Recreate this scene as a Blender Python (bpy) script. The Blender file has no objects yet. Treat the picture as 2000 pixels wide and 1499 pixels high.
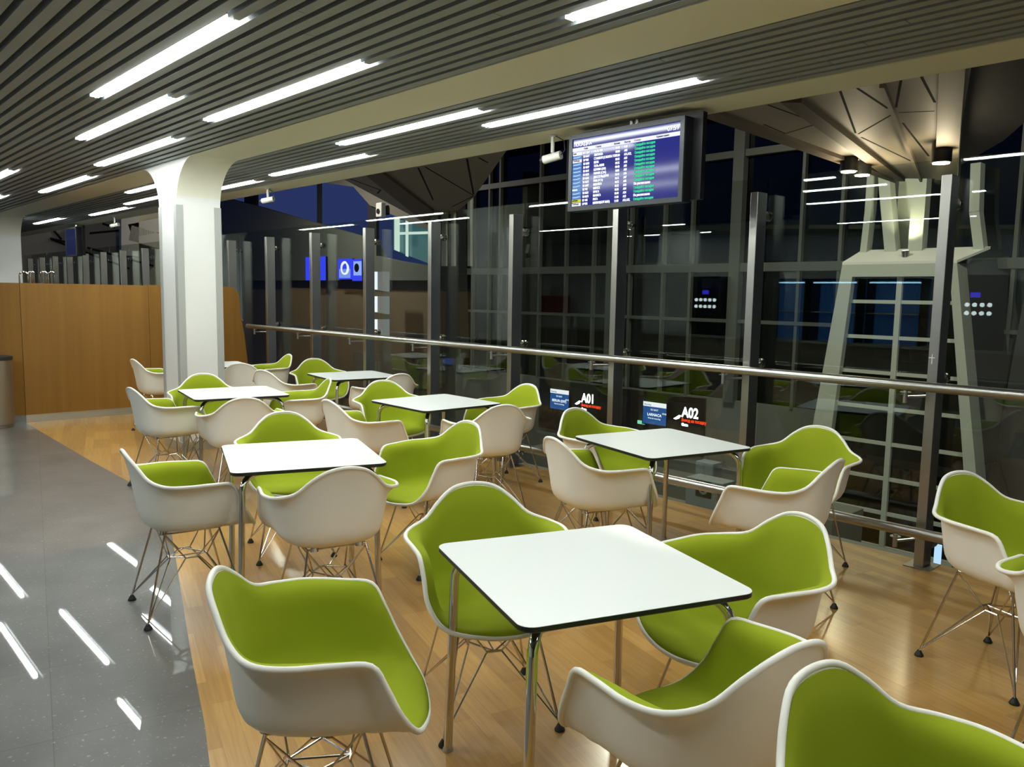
import bpy, bmesh, math, random
from mathutils import Vector, Matrix
random.seed(7)
C = bpy.context.scene.collection
sc = bpy.context.scene
PI = math.pi

# ------------------------------------------------------------------ camera, world, exposure
F_PX, PITCH, ROLL, YAW, CZ = 1568.09, 0.10966864, -0.01679724, 0.823035, 1.5786475
def _axes():
    cp, sp = math.cos(PITCH), math.sin(PITCH)
    fw = Vector((0, cp, -sp)); rt = Vector((1, 0, 0)); dn = Vector((0, -sp, -cp))
    c, s = math.cos(ROLL), math.sin(ROLL)
    rows = [c*rt + s*dn, -s*rt + c*dn, fw]
    cy, sy = math.cos(YAW), math.sin(YAW)
    M = Matrix(((cy, -sy, 0), (sy, cy, 0), (0, 0, 1)))
    return [M @ r for r in rows]
RT, DN, FW = _axes()
CAM = Vector((0, 0, CZ))
cd = bpy.data.cameras.new('camera'); cam = bpy.data.objects.new('camera', cd); C.objects.link(cam)
cd.sensor_width = 36; cd.lens = 36*F_PX/2000; cd.clip_start = 0.05; cd.clip_end = 300
up, back = -DN, -FW
cam.matrix_world = Matrix(((RT.x, up.x, back.x, 0), (RT.y, up.y, back.y, 0), (RT.z, up.z, back.z, CZ), (0, 0, 0, 1)))
sc.camera = cam
w = bpy.data.worlds.new('dusk'); sc.world = w; w.use_nodes = True
wn = w.node_tree.nodes; wl = w.node_tree.links
bg = wn['Background']; bg.inputs[0].default_value = (0.022, 0.036, 0.12, 1); bg.inputs[1].default_value = 0.55
sc.view_settings.view_transform = 'Standard'; sc.view_settings.look = 'None'
sc.view_settings.exposure = 0.76; sc.view_settings.gamma = 1.0; sc.view_settings.use_curve_mapping = False
try:
    sc.cycles.use_denoising = True; sc.cycles.max_bounces = 10; sc.cycles.transparent_max_bounces = 24
    sc.cycles.diffuse_bounces = 5; sc.cycles.glossy_bounces = 5; sc.cycles.sample_clamp_indirect = 6
    sc.cycles.caustics_reflective = False; sc.cycles.caustics_refractive = False
except Exception: pass
LAMP = 34.0          # strength of the linear ceiling lights

# survey helper: the point of the place seen in direction (u, v), on a plane of known depth
def ray(u, v): return RT*((u-1000)/F_PX) + DN*((v-749.5)/F_PX) + FW
def atY(u, v, y): d = ray(u, v); return CAM + d*(y/d.y)
def atZ(u, v, z): d = ray(u, v); return CAM + d*((z-CZ)/d.z)
def atX(u, v, x): d = ray(u, v); return CAM + d*(x/d.x)

# ------------------------------------------------------------------ materials
def mat(name, col, rough=0.5, metal=0.0, emit=None, es=1.0, coat=0.0, spec=0.5, bump=None, var=None):
    m = bpy.data.materials.new(name); m.use_nodes = True
    nt = m.node_tree; b = nt.nodes['Principled BSDF']
    b.inputs['Base Color'].default_value = (*col, 1); b.inputs['Roughness'].default_value = rough
    b.inputs['Metallic'].default_value = metal; b.inputs['Specular IOR Level'].default_value = spec
    b.inputs['Coat Weight'].default_value = coat; b.inputs['Coat Roughness'].default_value = 0.08
    if emit: b.inputs['Emission Color'].default_value = (*emit, 1); b.inputs['Emission Strength'].default_value = es
    if bump or var:
        tc = nt.nodes.new('ShaderNodeTexCoord'); n = nt.nodes.new('ShaderNodeTexNoise')
        sc_, st = bump if bump else (var[0], 0)
        n.inputs['Scale'].default_value = sc_; n.inputs['Detail'].default_value = 4
        nt.links.new(tc.outputs['Object'], n.inputs['Vector'])
        if bump:
            bp = nt.nodes.new('ShaderNodeBump'); bp.inputs['Strength'].default_value = st; bp.inputs['Distance'].default_value = 0.002
            nt.links.new(n.outputs['Fac'], bp.inputs['Height']); nt.links.new(bp.outputs['Normal'], b.inputs['Normal'])
        if var:
            n2 = nt.nodes.new('ShaderNodeTexNoise'); n2.inputs['Scale'].default_value = var[0]; n2.inputs['Detail'].default_value = 3
            mp = nt.nodes.new('ShaderNodeMapping'); mp.inputs['Scale'].default_value = var[3] if len(var) > 3 else (1, 1, 1)
            nt.links.new(tc.outputs['Object'], mp.inputs['Vector']); nt.links.new(mp.outputs['Vector'], n2.inputs['Vector'])
            r = nt.nodes.new('ShaderNodeValToRGB'); r.color_ramp.elements[0].position = .3; r.color_ramp.elements[1].position = .7
            r.color_ramp.elements[0].color = (*var[1], 1); r.color_ramp.elements[1].color = (*var[2], 1)
            nt.links.new(n2.outputs['Fac'], r.inputs['Fac']); nt.links.new(r.outputs['Color'], b.inputs['Base Color'])
    return m
def emis(name, col, s):
    m = bpy.data.materials.new(name); m.use_nodes = True; nt = m.node_tree; nt.nodes.clear()
    e = nt.nodes.new('ShaderNodeEmission'); e.inputs[0].default_value = (*col, 1); e.inputs[1].default_value = s
    o = nt.nodes.new('ShaderNodeOutputMaterial'); nt.links.new(e.outputs[0], o.inputs[0]); return m
def glassmat(name, tint, refl=1.0, ior=1.5):
    m = bpy.data.materials.new(name); m.use_nodes = True; nt = m.node_tree; nt.nodes.clear()
    t = nt.nodes.new('ShaderNodeBsdfTransparent'); t.inputs[0].default_value = (*tint, 1)
    g = nt.nodes.new('ShaderNodeBsdfGlossy'); g.inputs['Roughness'].default_value = 0.0; g.inputs[0].default_value = (.93*refl, 1*refl, .97*refl, 1)
    f = nt.nodes.new('ShaderNodeFresnel'); f.inputs['IOR'].default_value = ior
    geo = nt.nodes.new('ShaderNodeNewGeometry')
    mx = nt.nodes.new('ShaderNodeMixShader'); o = nt.nodes.new('ShaderNodeOutputMaterial')
    # a thin pane: the same Fresnel reflection whichever face is met
    iv = nt.nodes.new('ShaderNodeMix'); iv.data_type = 'FLOAT'; iv.inputs[2].default_value = ior; iv.inputs[3].default_value = 1.0/ior
    nt.links.new(geo.outputs['Backfacing'], iv.inputs[0])
    nt.links.new(iv.outputs[0], f.inputs['IOR'])
    nt.links.new(f.outputs[0], mx.inputs[0]); nt.links.new(t.outputs[0], mx.inputs[1]); nt.links.new(g.outputs[0], mx.inputs[2])
    nt.links.new(mx.outputs[0], o.inputs[0]); return m

def wood_floor():
    m = mat('wood floor', (.4, .25, .09), .3, coat=.5, spec=.4); nt = m.node_tree; b = nt.nodes['Principled BSDF']
    tc = nt.nodes.new('ShaderNodeTexCoord'); mp = nt.nodes.new('ShaderNodeMapping'); mp.inputs['Rotation'].default_value = (0, 0, math.radians(16))
    nt.links.new(tc.outputs['Object'], mp.inputs['Vector'])
    br = nt.nodes.new('ShaderNodeTexBrick'); br.inputs['Scale'].default_value = 1
    br.inputs['Color1'].default_value = (.50, .285, .078, 1); br.inputs['Color2'].default_value = (.365, .195, .05, 1); br.inputs['Mortar'].default_value = (.36, .2, .06, 1)
    br.inputs['Brick Width'].default_value = .52; br.inputs['Row Height'].default_value = .078; br.inputs['Mortar Size'].default_value = .0011
    br.inputs['Bias'].default_value = -.1; br.offset = .37; br.offset_frequency = 3; br.inputs['Mortar Smooth'].default_value = .3
    nt.links.new(mp.outputs[0], br.inputs['Vector'])
    br2 = nt.nodes.new('ShaderNodeTexBrick'); br2.inputs['Color1'].default_value = (.45, .45, .45, 1); br2.inputs['Color2'].default_value = (.62, .62, .62, 1); br2.inputs['Mortar'].default_value = (.5, .5, .5, 1)
    br2.inputs['Scale'].default_value = 1; br2.inputs['Brick Width'].default_value = 2.2; br2.inputs['Row Height'].default_value = .234; br2.inputs['Mortar Size'].default_value = .001
    nt.links.new(mp.outputs[0], br2.inputs['Vector'])
    mp2 = nt.nodes.new('ShaderNodeMapping'); mp2.inputs['Scale'].default_value = (1.2, 26, 1); nt.links.new(mp.outputs[0], mp2.inputs['Vector'])
    n = nt.nodes.new('ShaderNodeTexNoise'); n.inputs['Scale'].default_value = 2.4; n.inputs['Detail'].default_value = 6; n.inputs['Roughness'].default_value = .65
    nt.links.new(mp2.outputs[0], n.inputs['Vector'])
    mx = nt.nodes.new('ShaderNodeMixRGB'); mx.blend_type = 'OVERLAY'; mx.inputs[0].default_value = .8
    nt.links.new(br.outputs['Color'], mx.inputs[1]); nt.links.new(br2.outputs['Color'], mx.inputs[2])
    mx2 = nt.nodes.new('ShaderNodeMixRGB'); mx2.blend_type = 'SOFT_LIGHT'; mx2.inputs[0].default_value = .6
    nt.links.new(mx.outputs[0], mx2.inputs[1]); nt.links.new(n.outputs['Fac'], mx2.inputs[2])
    nt.links.new(mx2.outputs[0], b.inputs['Base Color'])
    n3 = nt.nodes.new('ShaderNodeTexNoise'); n3.inputs['Scale'].default_value = 3; nt.links.new(mp.outputs[0], n3.inputs['Vector'])
    bp = nt.nodes.new('ShaderNodeBump'); bp.inputs['Strength'].default_value = .25; bp.inputs['Distance'].default_value = .004
    nt.links.new(n3.outputs['Fac'], bp.inputs['Height']); nt.links.new(bp.outputs[0], b.inputs['Coat Normal'])
    b.inputs['Coat Roughness'].default_value = .17
    return m
def tile_floor():
    m = mat('grey floor tile', (.16, .165, .155), .45, spec=.4, coat=.9); nt = m.node_tree; b = nt.nodes['Principled BSDF']
    tc = nt.nodes.new('ShaderNodeTexCoord'); mp = nt.nodes.new('ShaderNodeMapping'); mp.inputs['Rotation'].default_value = (0, 0, math.radians(12))
    nt.links.new(tc.outputs['Object'], mp.inputs['Vector'])
    br = nt.nodes.new('ShaderNodeTexBrick'); br.inputs['Scale'].default_value = 1; br.offset = 0
    br.inputs['Color1'].default_value = (.112, .111, .102, 1); br.inputs['Color2'].default_value = (.130, .129, .119, 1); br.inputs['Mortar'].default_value = (.08, .078, .07, 1)
    br.inputs['Brick Width'].default_value = .62; br.inputs['Row Height'].default_value = .62; br.inputs['Mortar Size'].default_value = .0018
    nt.links.new(mp.outputs[0], br.inputs['Vector'])
    n = nt.nodes.new('ShaderNodeTexNoise'); n.inputs['Scale'].default_value = 60; n.inputs['Detail'].default_value = 5; nt.links.new(tc.outputs['Object'], n.inputs['Vector'])
    r = nt.nodes.new('ShaderNodeValToRGB'); r.color_ramp.elements[0].position = .63; r.color_ramp.elements[1].position = .69
    r.color_ramp.elements[0].color = (0, 0, 0, 1); r.color_ramp.elements[1].color = (.5, .5, .5, 1)
    nt.links.new(n.outputs['Fac'], r.inputs[0])
    n2 = nt.nodes.new('ShaderNodeTexNoise'); n2.inputs['Scale'].default_value = 3; n2.inputs['Detail'].default_value = 6; nt.links.new(tc.outputs['Object'], n2.inputs['Vector'])
    mx = nt.nodes.new('ShaderNodeMixRGB'); mx.blend_type = 'MIX'; mx.inputs[2].default_value = (.42, .4, .33, 1)
    nt.links.new(r.outputs[0], mx.inputs[0]); nt.links.new(br.outputs['Color'], mx.inputs[1])
    mx2 = nt.nodes.new('ShaderNodeMixRGB'); mx2.blend_type = 'SOFT_LIGHT'; mx2.inputs[0].default_value = .5
    nt.links.new(mx.outputs[0], mx2.inputs[1]); nt.links.new(n2.outputs['Fac'], mx2.inputs[2]); nt.links.new(mx2.outputs[0], b.inputs['Base Color'])
    bp = nt.nodes.new('ShaderNodeBump'); bp.inputs['Strength'].default_value = .12; bp.inputs['Distance'].default_value = .004
    nt.links.new(br.outputs['Fac'], bp.inputs['Height']); bp.invert = True; nt.links.new(bp.outputs[0], b.inputs['Normal'])
    b.inputs['Coat Roughness'].default_value = .02
    return m
def wood_panel():
    return mat('cherry veneer', (.33, .15, .03), .42, var=(1.0, (.23, .112, .020), (.29, .143, .027), (9, 9, .35)), spec=.35)

M_shell = mat('cream white plastic', (.88, .87, .79), .38, spec=.45)
M_pad = mat('lime green fabric', (.30, .365, .018), .95, spec=.15, bump=(900, .35))
M_wire = mat('chrome wire', (.62, .58, .52), .16, 1.0)
M_chrome = mat('chrome tube', (.68, .67, .64), .1, 1.0)
M_blk = mat('black rubber', (.012, .012, .012), .5)
M_top = mat('white laminate', (.84, .87, .84), .3, spec=.5)
M_edge = mat('black laminate edge', (.012, .012, .015), .4)
M_steel = mat('brushed steel', (.42, .41, .375), .30, 1.0, bump=(60, .05))
M_slat = mat('grey metal slat', (.31, .335, .35), .5, .05)
M_dark = mat('dark void', (.02, .02, .02), .8)
M_cream = mat('cream painted plaster', (.80, .79, .66), .6)
M_white = mat('white column paint', (.80, .81, .78), .5)
M_guard = mat('grey corner guard', (.42, .43, .41), .45)
M_base = mat('aluminium skirting', (.52, .53, .50), .3, .7)
M_veneer = wood_panel()
M_light = emis('light diffuser', (.95, 1.0, .96), LAMP)
M_frame = mat('light housing', (.10, .09, .07), .4, .5)
M_glass = glassmat('clear glass', (.86, .90, .88))
M_fglass = glassmat('facade glass', (.035, .05, .045))
M_tv = mat('black plastic housing', (.008, .008, .009), .4, spec=.25)
M_bezel = mat('dark grey bezel', (.03, .034, .038), .4, spec=.25)
M_wplast = mat('white camera housing', (.55, .55, .5), .4)
M_soffit = mat('warm grey soffit panel', (.40, .36, .28), .55)
M_soffit2 = mat('brown soffit rib', (.17, .135, .09), .6)
M_seam = mat('black panel seam', (.004, .004, .004), .9)
M_mull = mat('grey green mullion', (.10, .11, .09), .5)
M_tower = mat('pale green grey steel cladding', (.52, .56, .46), .5)
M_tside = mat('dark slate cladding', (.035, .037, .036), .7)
M_hall = mat('dark hall wall', (.16, .17, .14), .7)
M_brown = mat('brown hall cladding', (.17, .14, .10), .6)
M_black = mat('black sign fascia', (.006, .006, .006), .4)
M_lower = mat('dark hall floor', (.22, .22, .20), .3)
M_greybox = mat('grey cabinet paint', (.30, .34, .33), .5)

# ------------------------------------------------------------------ geometry helpers
def link(o, parent=None):
    C.objects.link(o)
    if parent is not None: o.parent = parent
    return o
def mesh(name, verts, faces, m, parent=None, smooth=False, loc=None):
    me = bpy.data.meshes.new(name); me.from_pydata([tuple(v) for v in verts], [], faces); me.update()
    o = bpy.data.objects.new(name, me); me.materials.append(m)
    if smooth: me.polygons.foreach_set('use_smooth', [True]*len(me.polygons))
    link(o, parent)
    if loc is not None: o.location = loc
    return o
class MB:
    def __init__(s): s.v = []; s.f = []
    def add(s, vs, fs):
        n = len(s.v); s.v += [tuple(v) for v in vs]; s.f += [tuple(i+n for i in f) for f in fs]; return s
    def box(s, x0, x1, y0, y1, z0, z1):
        return s.add([(x0,y0,z0),(x1,y0,z0),(x1,y1,z0),(x0,y1,z0),(x0,y0,z1),(x1,y0,z1),(x1,y1,z1),(x0,y1,z1)],
                     [(0,3,2,1),(4,5,6,7),(0,1,5,4),(1,2,6,5),(2,3,7,6),(3,0,4,7)])
    def prism(s, pts, ext):            # closed outline swept by a vector
        n = len(pts); e = Vector(ext); a = [Vector(p) for p in pts]; b = [p+e for p in a]
        nrm = Vector((0, 0, 0))
        for i in range(n): nrm += a[i].cross(a[(i+1) % n])
        fl = nrm.dot(e) > 0
        f1 = tuple(range(n)); f2 = tuple(range(n, 2*n))
        fs = [f1[::-1] if fl else f1, f2 if fl else f2[::-1]]
        for i in range(n):
            j = (i+1) % n; q = (i, j, n+j, n+i); fs.append(q if fl else q[::-1])
        return s.add(a+b, fs)
    def tube(s, path, r, seg=8, closed=False, ry=None):
        P = [Vector(p) for p in path]; n = len(P); rs = r if isinstance(r, (list, tuple)) else [r]*n
        vs = []; prev = None
        for i in range(n):
            if closed: t = (P[(i+1) % n]-P[i-1])
            else: t = (P[min(i+1, n-1)]-P[max(i-1, 0)])
            t.normalize()
            if prev is None:
                u = t.cross(Vector((0, 0, 1)))
                if u.length < .05: u = t.cross(Vector((0, 1, 0)))
            else: u = prev - t*prev.dot(t)
            u.normalize(); prev = u; w_ = t.cross(u)
            for k in range(seg):
                a = 2*PI*k/seg; vs.append(P[i]+u*rs[i]*math.cos(a)+w_*(ry or rs[i])*math.sin(a))
        fs = []
        for i in range(n if closed else n-1):
            j = (i+1) % n
            for k in range(seg):
                l = (k+1) % seg; fs.append((i*seg+k, i*seg+l, j*seg+l, j*seg+k))
        if not closed: fs += [tuple(range(seg))[::-1], tuple(range((n-1)*seg, n*seg))]
        return s.add(vs, fs)
    def lathe(s, prof, c=(0, 0, 0), seg=20, axis='z'):
        vs = []; n = len(prof)
        for r, h in prof:
            for k in range(seg):
                a = 2*PI*k/seg; x, y = r*math.cos(a), r*math.sin(a)
                p = (x, y, h) if axis == 'z' else ((x, h, y) if axis == 'y' else (h, x, y))
                vs.append((p[0]+c[0], p[1]+c[1], p[2]+c[2]))
        fs = []
        for i in range(n-1):
            for k in range(seg):
                l = (k+1) % seg; q = (i*seg+k, i*seg+l, (i+1)*seg+l, (i+1)*seg+k); fs.append(q if axis != 'y' else q[::-1])
        fs += [tuple(range(seg))[::-1], tuple(range((n-1)*seg, n*seg))]
        return s.add(vs, fs)
    def build(s, name, m, parent=None, smooth=False, loc=None, bevel=0, angle=None):
        o = mesh(name, s.v, s.f, m, parent, smooth, loc)
        if bevel:
            b = o.modifiers.new('b', 'BEVEL'); b.width = bevel; b.segments = 2; b.limit_method = 'ANGLE'; b.angle_limit = math.radians(40)
        if smooth and angle is not False:
            try:
                md = o.modifiers.new('e', 'EDGE_SPLIT'); md.split_angle = math.radians(angle or 40)
            except Exception: pass
        return o
def tag(o, label, cat, group=None, kind=None):
    o['label'] = label; o['category'] = cat
    if group: o['group'] = group
    if kind: o['kind'] = kind
    return o
def struct(o): o['kind'] = 'structure'; return o
def empty(name, loc=(0, 0, 0), rz=0):
    o = bpy.data.objects.new(name, None); o.empty_display_size = .1; link(o); o.location = loc; o.rotation_euler = (0, 0, rz); return o
def copy_tree(o, parent=None):
    c = o.copy(); C.objects.link(c); c.parent = parent
    for ch in list(o.children): copy_tree(ch, c)
    return c
def text(name, body, size, m, loc, parent=None, align='LEFT', ext=.0015, spacing=1.0, xs=1.0, rot=(PI/2, 0, 0), bold=0):
    cu = bpy.data.curves.new(name, 'FONT'); cu.body = body; cu.size = size; cu.align_x = align; cu.extrude = ext; cu.space_line = spacing
    cu.offset = bold; cu.resolution_u = 3
    tmp = bpy.data.objects.new('tmp', cu); C.objects.link(tmp); dg = bpy.context.evaluated_depsgraph_get(); dg.update()
    me = bpy.data.meshes.new_from_object(tmp.evaluated_get(dg)); bpy.data.objects.remove(tmp); bpy.data.curves.remove(cu)
    me.name = name; me.materials.clear(); me.materials.append(m)
    o = bpy.data.objects.new(name, me); link(o, parent); o.location = loc; o.rotation_euler = rot; o.scale = (xs, 1, 1); return o
def slab(name, px, y, m, th=.2, parent=None, plane='Y'):      # an outline surveyed on a plane, given its thickness
    f = {'Y': atY, 'Z': atZ, 'X': atX}[plane]; e = {'Y': (0, th, 0), 'Z': (0, 0, th), 'X': (-th, 0, 0)}[plane]
    return MB().prism([f(u, v, y) for u, v in px], e).build(name, m, parent)
def bar(mb, a, b, wd, dp=None):        # square bar between two points
    a, b = Vector(a), Vector(b); t = (b-a).normalized(); u = t.cross(Vector((0, 1, 0)))
    if u.length < .1: u = t.cross(Vector((0, 0, 1)))
    u.normalize(); v = t.cross(u).normalized(); dp = dp or wd
    q = [a+u*wd/2+v*dp/2, a-u*wd/2+v*dp/2, a-u*wd/2-v*dp/2, a+u*wd/2-v*dp/2]
    mb.prism(q, b-a); return mb

CEIL = 2.79; GX0, GX1 = -24.5, 3.2; GY = 5.13
# ------------------------------------------------------------------ floors
edge = [(-10.66, 2.14), (-7.96, 2.10), (-6.55, 2.10), (-5.27, 1.86), (-4.31, 1.556), (-3.49, 1.295), (-2.774, 1.077), (-2.513, .989), (-1.2, .55), (.3, .05), (1.5, -.4), (3.2, -1.0)]
pts = [(x, y, 0) for x, y in edge] + [(3.2, 5.12, 0), (-5.42, 5.12, 0), (-5.6, 5.04, 0), (-10.66, 5.04, 0)]
struct(MB().prism(pts, (0, 0, -.12)).build('floor', wood_floor()))
pts = [(x, y, 0) for x, y in edge[::-1]] + [(-10.66, 5.04, 0), (-24.5, 5.04, 0), (-24.5, -3.9, 0), (3.2, -3.9, 0)]
struct(MB().prism(pts, (0, 0, -.12)).build('floor_tiles', tile_floor()))
sl = MB().box(-24.5, 3.2, 5.0, 5.12, -.42, -.12); struct(sl.build('slab_edge', M_hall))
struct(MB().box(-45, 12, 5.13, 30, -5.2, -5).build('lower_floor', M_lower))
struct(MB().box(-45, 12, 5.0, 5.12, -5, -.42).build('wall_lower', M_hall))

# ------------------------------------------------------------------ ceiling: slats, beams, columns
struct(MB().box(GX0, GX1, -3.9, 4.66, 2.97, 3.1).build('ceiling', M_dark))
LIGHTS = [  # x0, x1, y, label
 (-5.697, -3.631, 1.592, 'big linear ceiling light at the upper left, longest streak nearest the camera'),
 (-7.408, -5.356, 1.947, 'linear ceiling light just below and left of the biggest one, upper left'),
 (-5.878, -3.802, 2.451, 'linear ceiling light in the upper centre left, just in front of the cream beam'),
 (-8.826, -6.773, 2.545, 'linear ceiling light directly above the left shoulder of the white column'),
 (-11.864, -9.75, 2.72, 'linear ceiling light left of the white column, over the wood veneer booth'),
 (-5.974, -4.184, 3.515, 'linear ceiling light behind the cream beam, touching its rear edge at the centre'),
 (-4.539, -2.721, 3.874, 'long linear ceiling light left above the flight information screen'),
 (-8.093, -6.245, 4.02, 'linear ceiling light right of the white column, above the hanging security camera'),
 (-17.852, -16.0, 3.95, 'farthest small linear ceiling light near the left end of the ceiling strip'),
 (-2.548, -.5, 2.706, 'linear ceiling light cut by the top edge of the photo, right of centre'),
 (-10.4, -8.654, 4.075, 'short visible streak of ceiling light just right of the white column'),
 (-14.863, -13.0, 4.11, 'linear ceiling light between the far security camera and the far screen'),
 (-12.498, -10.6, 3.88, 'linear ceiling light seen left of the column behind the beam, longest there'),
 (-11.0, -9.3, 3.503, 'linear ceiling light whose short end meets the left edge of the white column'),
 (-11.9, -9.918, 1.957, 'ceiling light whose end shows at the left photo edge, upper of the two'),
 (-14.7, -12.726, 2.437, 'ceiling light whose tiny end shows at the left photo edge, lower of the two'),
 (-5.1, -3.05, .45, 'ceiling light outside the photo, nearest to the left of the camera'),
 (-11.0, -8.89, -.57, 'ceiling light outside the photo above the far end of the walkway'),
 (-8.4, -6.4, -.95, 'ceiling light outside the photo above the middle of the walkway'),
 (-2.9, -.9, -.6, 'added ceiling light outside the photo just behind the camera'),  # from here on: unseen lights, added for lighting and reflections
 (-1.6, .4, 1.3, 'added ceiling light outside the photo above the nearest green chairs'),
 (.2, 2.2, 3.9, 'added ceiling light outside the photo on the right beyond the glass screen end'),
 (.9, 2.9, 2.2, 'added ceiling light outside the photo to the right of the camera'),
 (-6.0, -4.0, -2.3, 'added ceiling light outside the photo in front of the back counter'),
 (-10.5, -8.5, -2.5, 'added ceiling light outside the photo in front of the shelving'),
]
PITCH_S, SLW = .0885, .055
def snap(y):           # each light takes the place of one slat
    y0, y1 = (3.334, 4.31) if y > 3.1 else (-3.9, 2.907)
    n = int(round((y1-y0)/PITCH_S)); p = (y1-y0)/n; i = round((y-y0-.012-SLW/2)/p); return y0+i*p+.012+SLW/2
LIGHTS = [(a, b, snap(y), t) for a, b, y, t in LIGHTS]
def slats(name, y0, y1):
    mb = MB(); n = int(round((y1-y0)/PITCH_S)); p = (y1-y0)/n
    for i in range(n):
        a = y0+i*p+.012; b = a+SLW; xs = [GX0]
        cut = sorted((l[0]-.006, l[1]+.006) for l in LIGHTS if abs(l[2]-(a+SLW/2)) < p/2)
        x = GX0; off = (i*1.37) % 3.0
        segs = []
        for c0, c1 in cut: segs.append((x, c0)); x = c1
        segs.append((x, GX1))
        for s0, s1 in segs:
            if s1-s0 < .02: continue
            q = s0
            while q < s1:                       # slat lengths butt end to end
                e = min(s1, (math.floor((q-off)/4.0)+1)*4.0+off)
                if e-q > .01: mb.box(q, e-.004, a, b, CEIL, CEIL+.055)
                q = e+1e-4
    o = mb.build(name, M_slat); return o
struct(slats('ceiling_slats', -3.9, 2.907)); struct(slats('ceiling_slats_rear', 3.334, 4.31))
struct(MB().box(GX0, GX1, 4.31, 4.66, CEIL, 3.1).build('beam_rear', M_cream))

def arch_outline(x0, x1, cols, r, z_top, zc, n=28):
    """face of a beam carried by columns with rounded haunches; columns as (xa, xb)"""
    out = [(x0, z_top), (x1, z_top), (x1, zc)]
    for xa, xb in sorted(cols, reverse=True):
        for k in range(n+1):
            a = PI/2*k/n; out.append((xb+r*1.05-r*1.05*math.sin(a), zc-r+r*math.cos(a)))
        out.append((xb, 0)); out.append((xa, 0))
        for k in range(n+1):
            a = PI/2*(1-k/n); out.append((xa-r*1.15+r*1.15*math.sin(a), zc-r+r*math.cos(a)))
    out.append((x0, zc)); return out
def frame_with_columns():
    ol = arch_outline(GX0, GX1, [(-8.30, -7.85), (-16.75, -16.26)], .42, 3.1, CEIL)
    bm = bmesh.new()
    v0 = [bm.verts.new((x, 2.907, z)) for x, z in ol]; f = bm.faces.new(v0)
    r = bmesh.ops.extrude_face_region(bm, geom=[f]); vs = [g for g in r['geom'] if isinstance(g, bmesh.types.BMVert)]
    bmesh.ops.translate(bm, vec=(0, .425, 0), verts=vs); bmesh.ops.recalc_face_normals(bm, faces=bm.faces)
    me = bpy.data.meshes.new('beam_with_columns'); bm.to_mesh(me); bm.free()
    me.materials.append(M_white); me.materials.append(M_cream)
    o = bpy.data.objects.new('beam_with_columns', me); link(o)
    for p in me.polygons:
        c = p.center
        if abs(p.normal.z) > .25 and c.z > 2.0 and p.normal.y**2 < .5: p.material_index = 1
    return struct(o)
bc = frame_with_columns()
g = MB()
for (x, y, sx, sy) in ((-7.85, 2.907, 1, -1), (-7.85, 3.332, 1, 1), (-8.30, 2.907, -1, -1)):
    t = .006
    g.box(min(x, x-sx*.06), max(x, x-sx*.06), min(y, y+sy*t), max(y, y+sy*t), .1, 2.38)
    g.box(min(x, x+sx*t), max(x, x+sx*t), min(y+sy*t, y-sy*.06), max(y+sy*t, y-sy*.06), .1, 2.38)
o = g.build('corner_guard', M_guard, bc)
o['label'] = 'grey corner guards'
b = MB().box(-8.315, -7.835, 2.892, 3.347, 0, .09); b.build('skirting', M_base, bc)

# linear lights
def lamp(x0, x1, y, label):
    t = empty('ceiling_light', ((x0+x1)/2, y, CEIL)); h = (x1-x0)/2
    tag(t, label, 'ceiling light', 'linear lights recessed between the ceiling slats')
    fr = MB().box(-h-.004, h+.004, -.030, .030, .016, .05); fr.build('housing', M_frame, t)
    wd = .024; z = -.005
    mb = MB(); mb.prism([(-h, 0, z), (-h+.07, -wd, z), (h-.07, -wd, z), (h, 0, z), (h-.07, wd, z), (-h+.07, wd, z)], (0, 0, .025))
    mb.build('diffuser', M_light, t); return t
for l in LIGHTS: lamp(*l)

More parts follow.
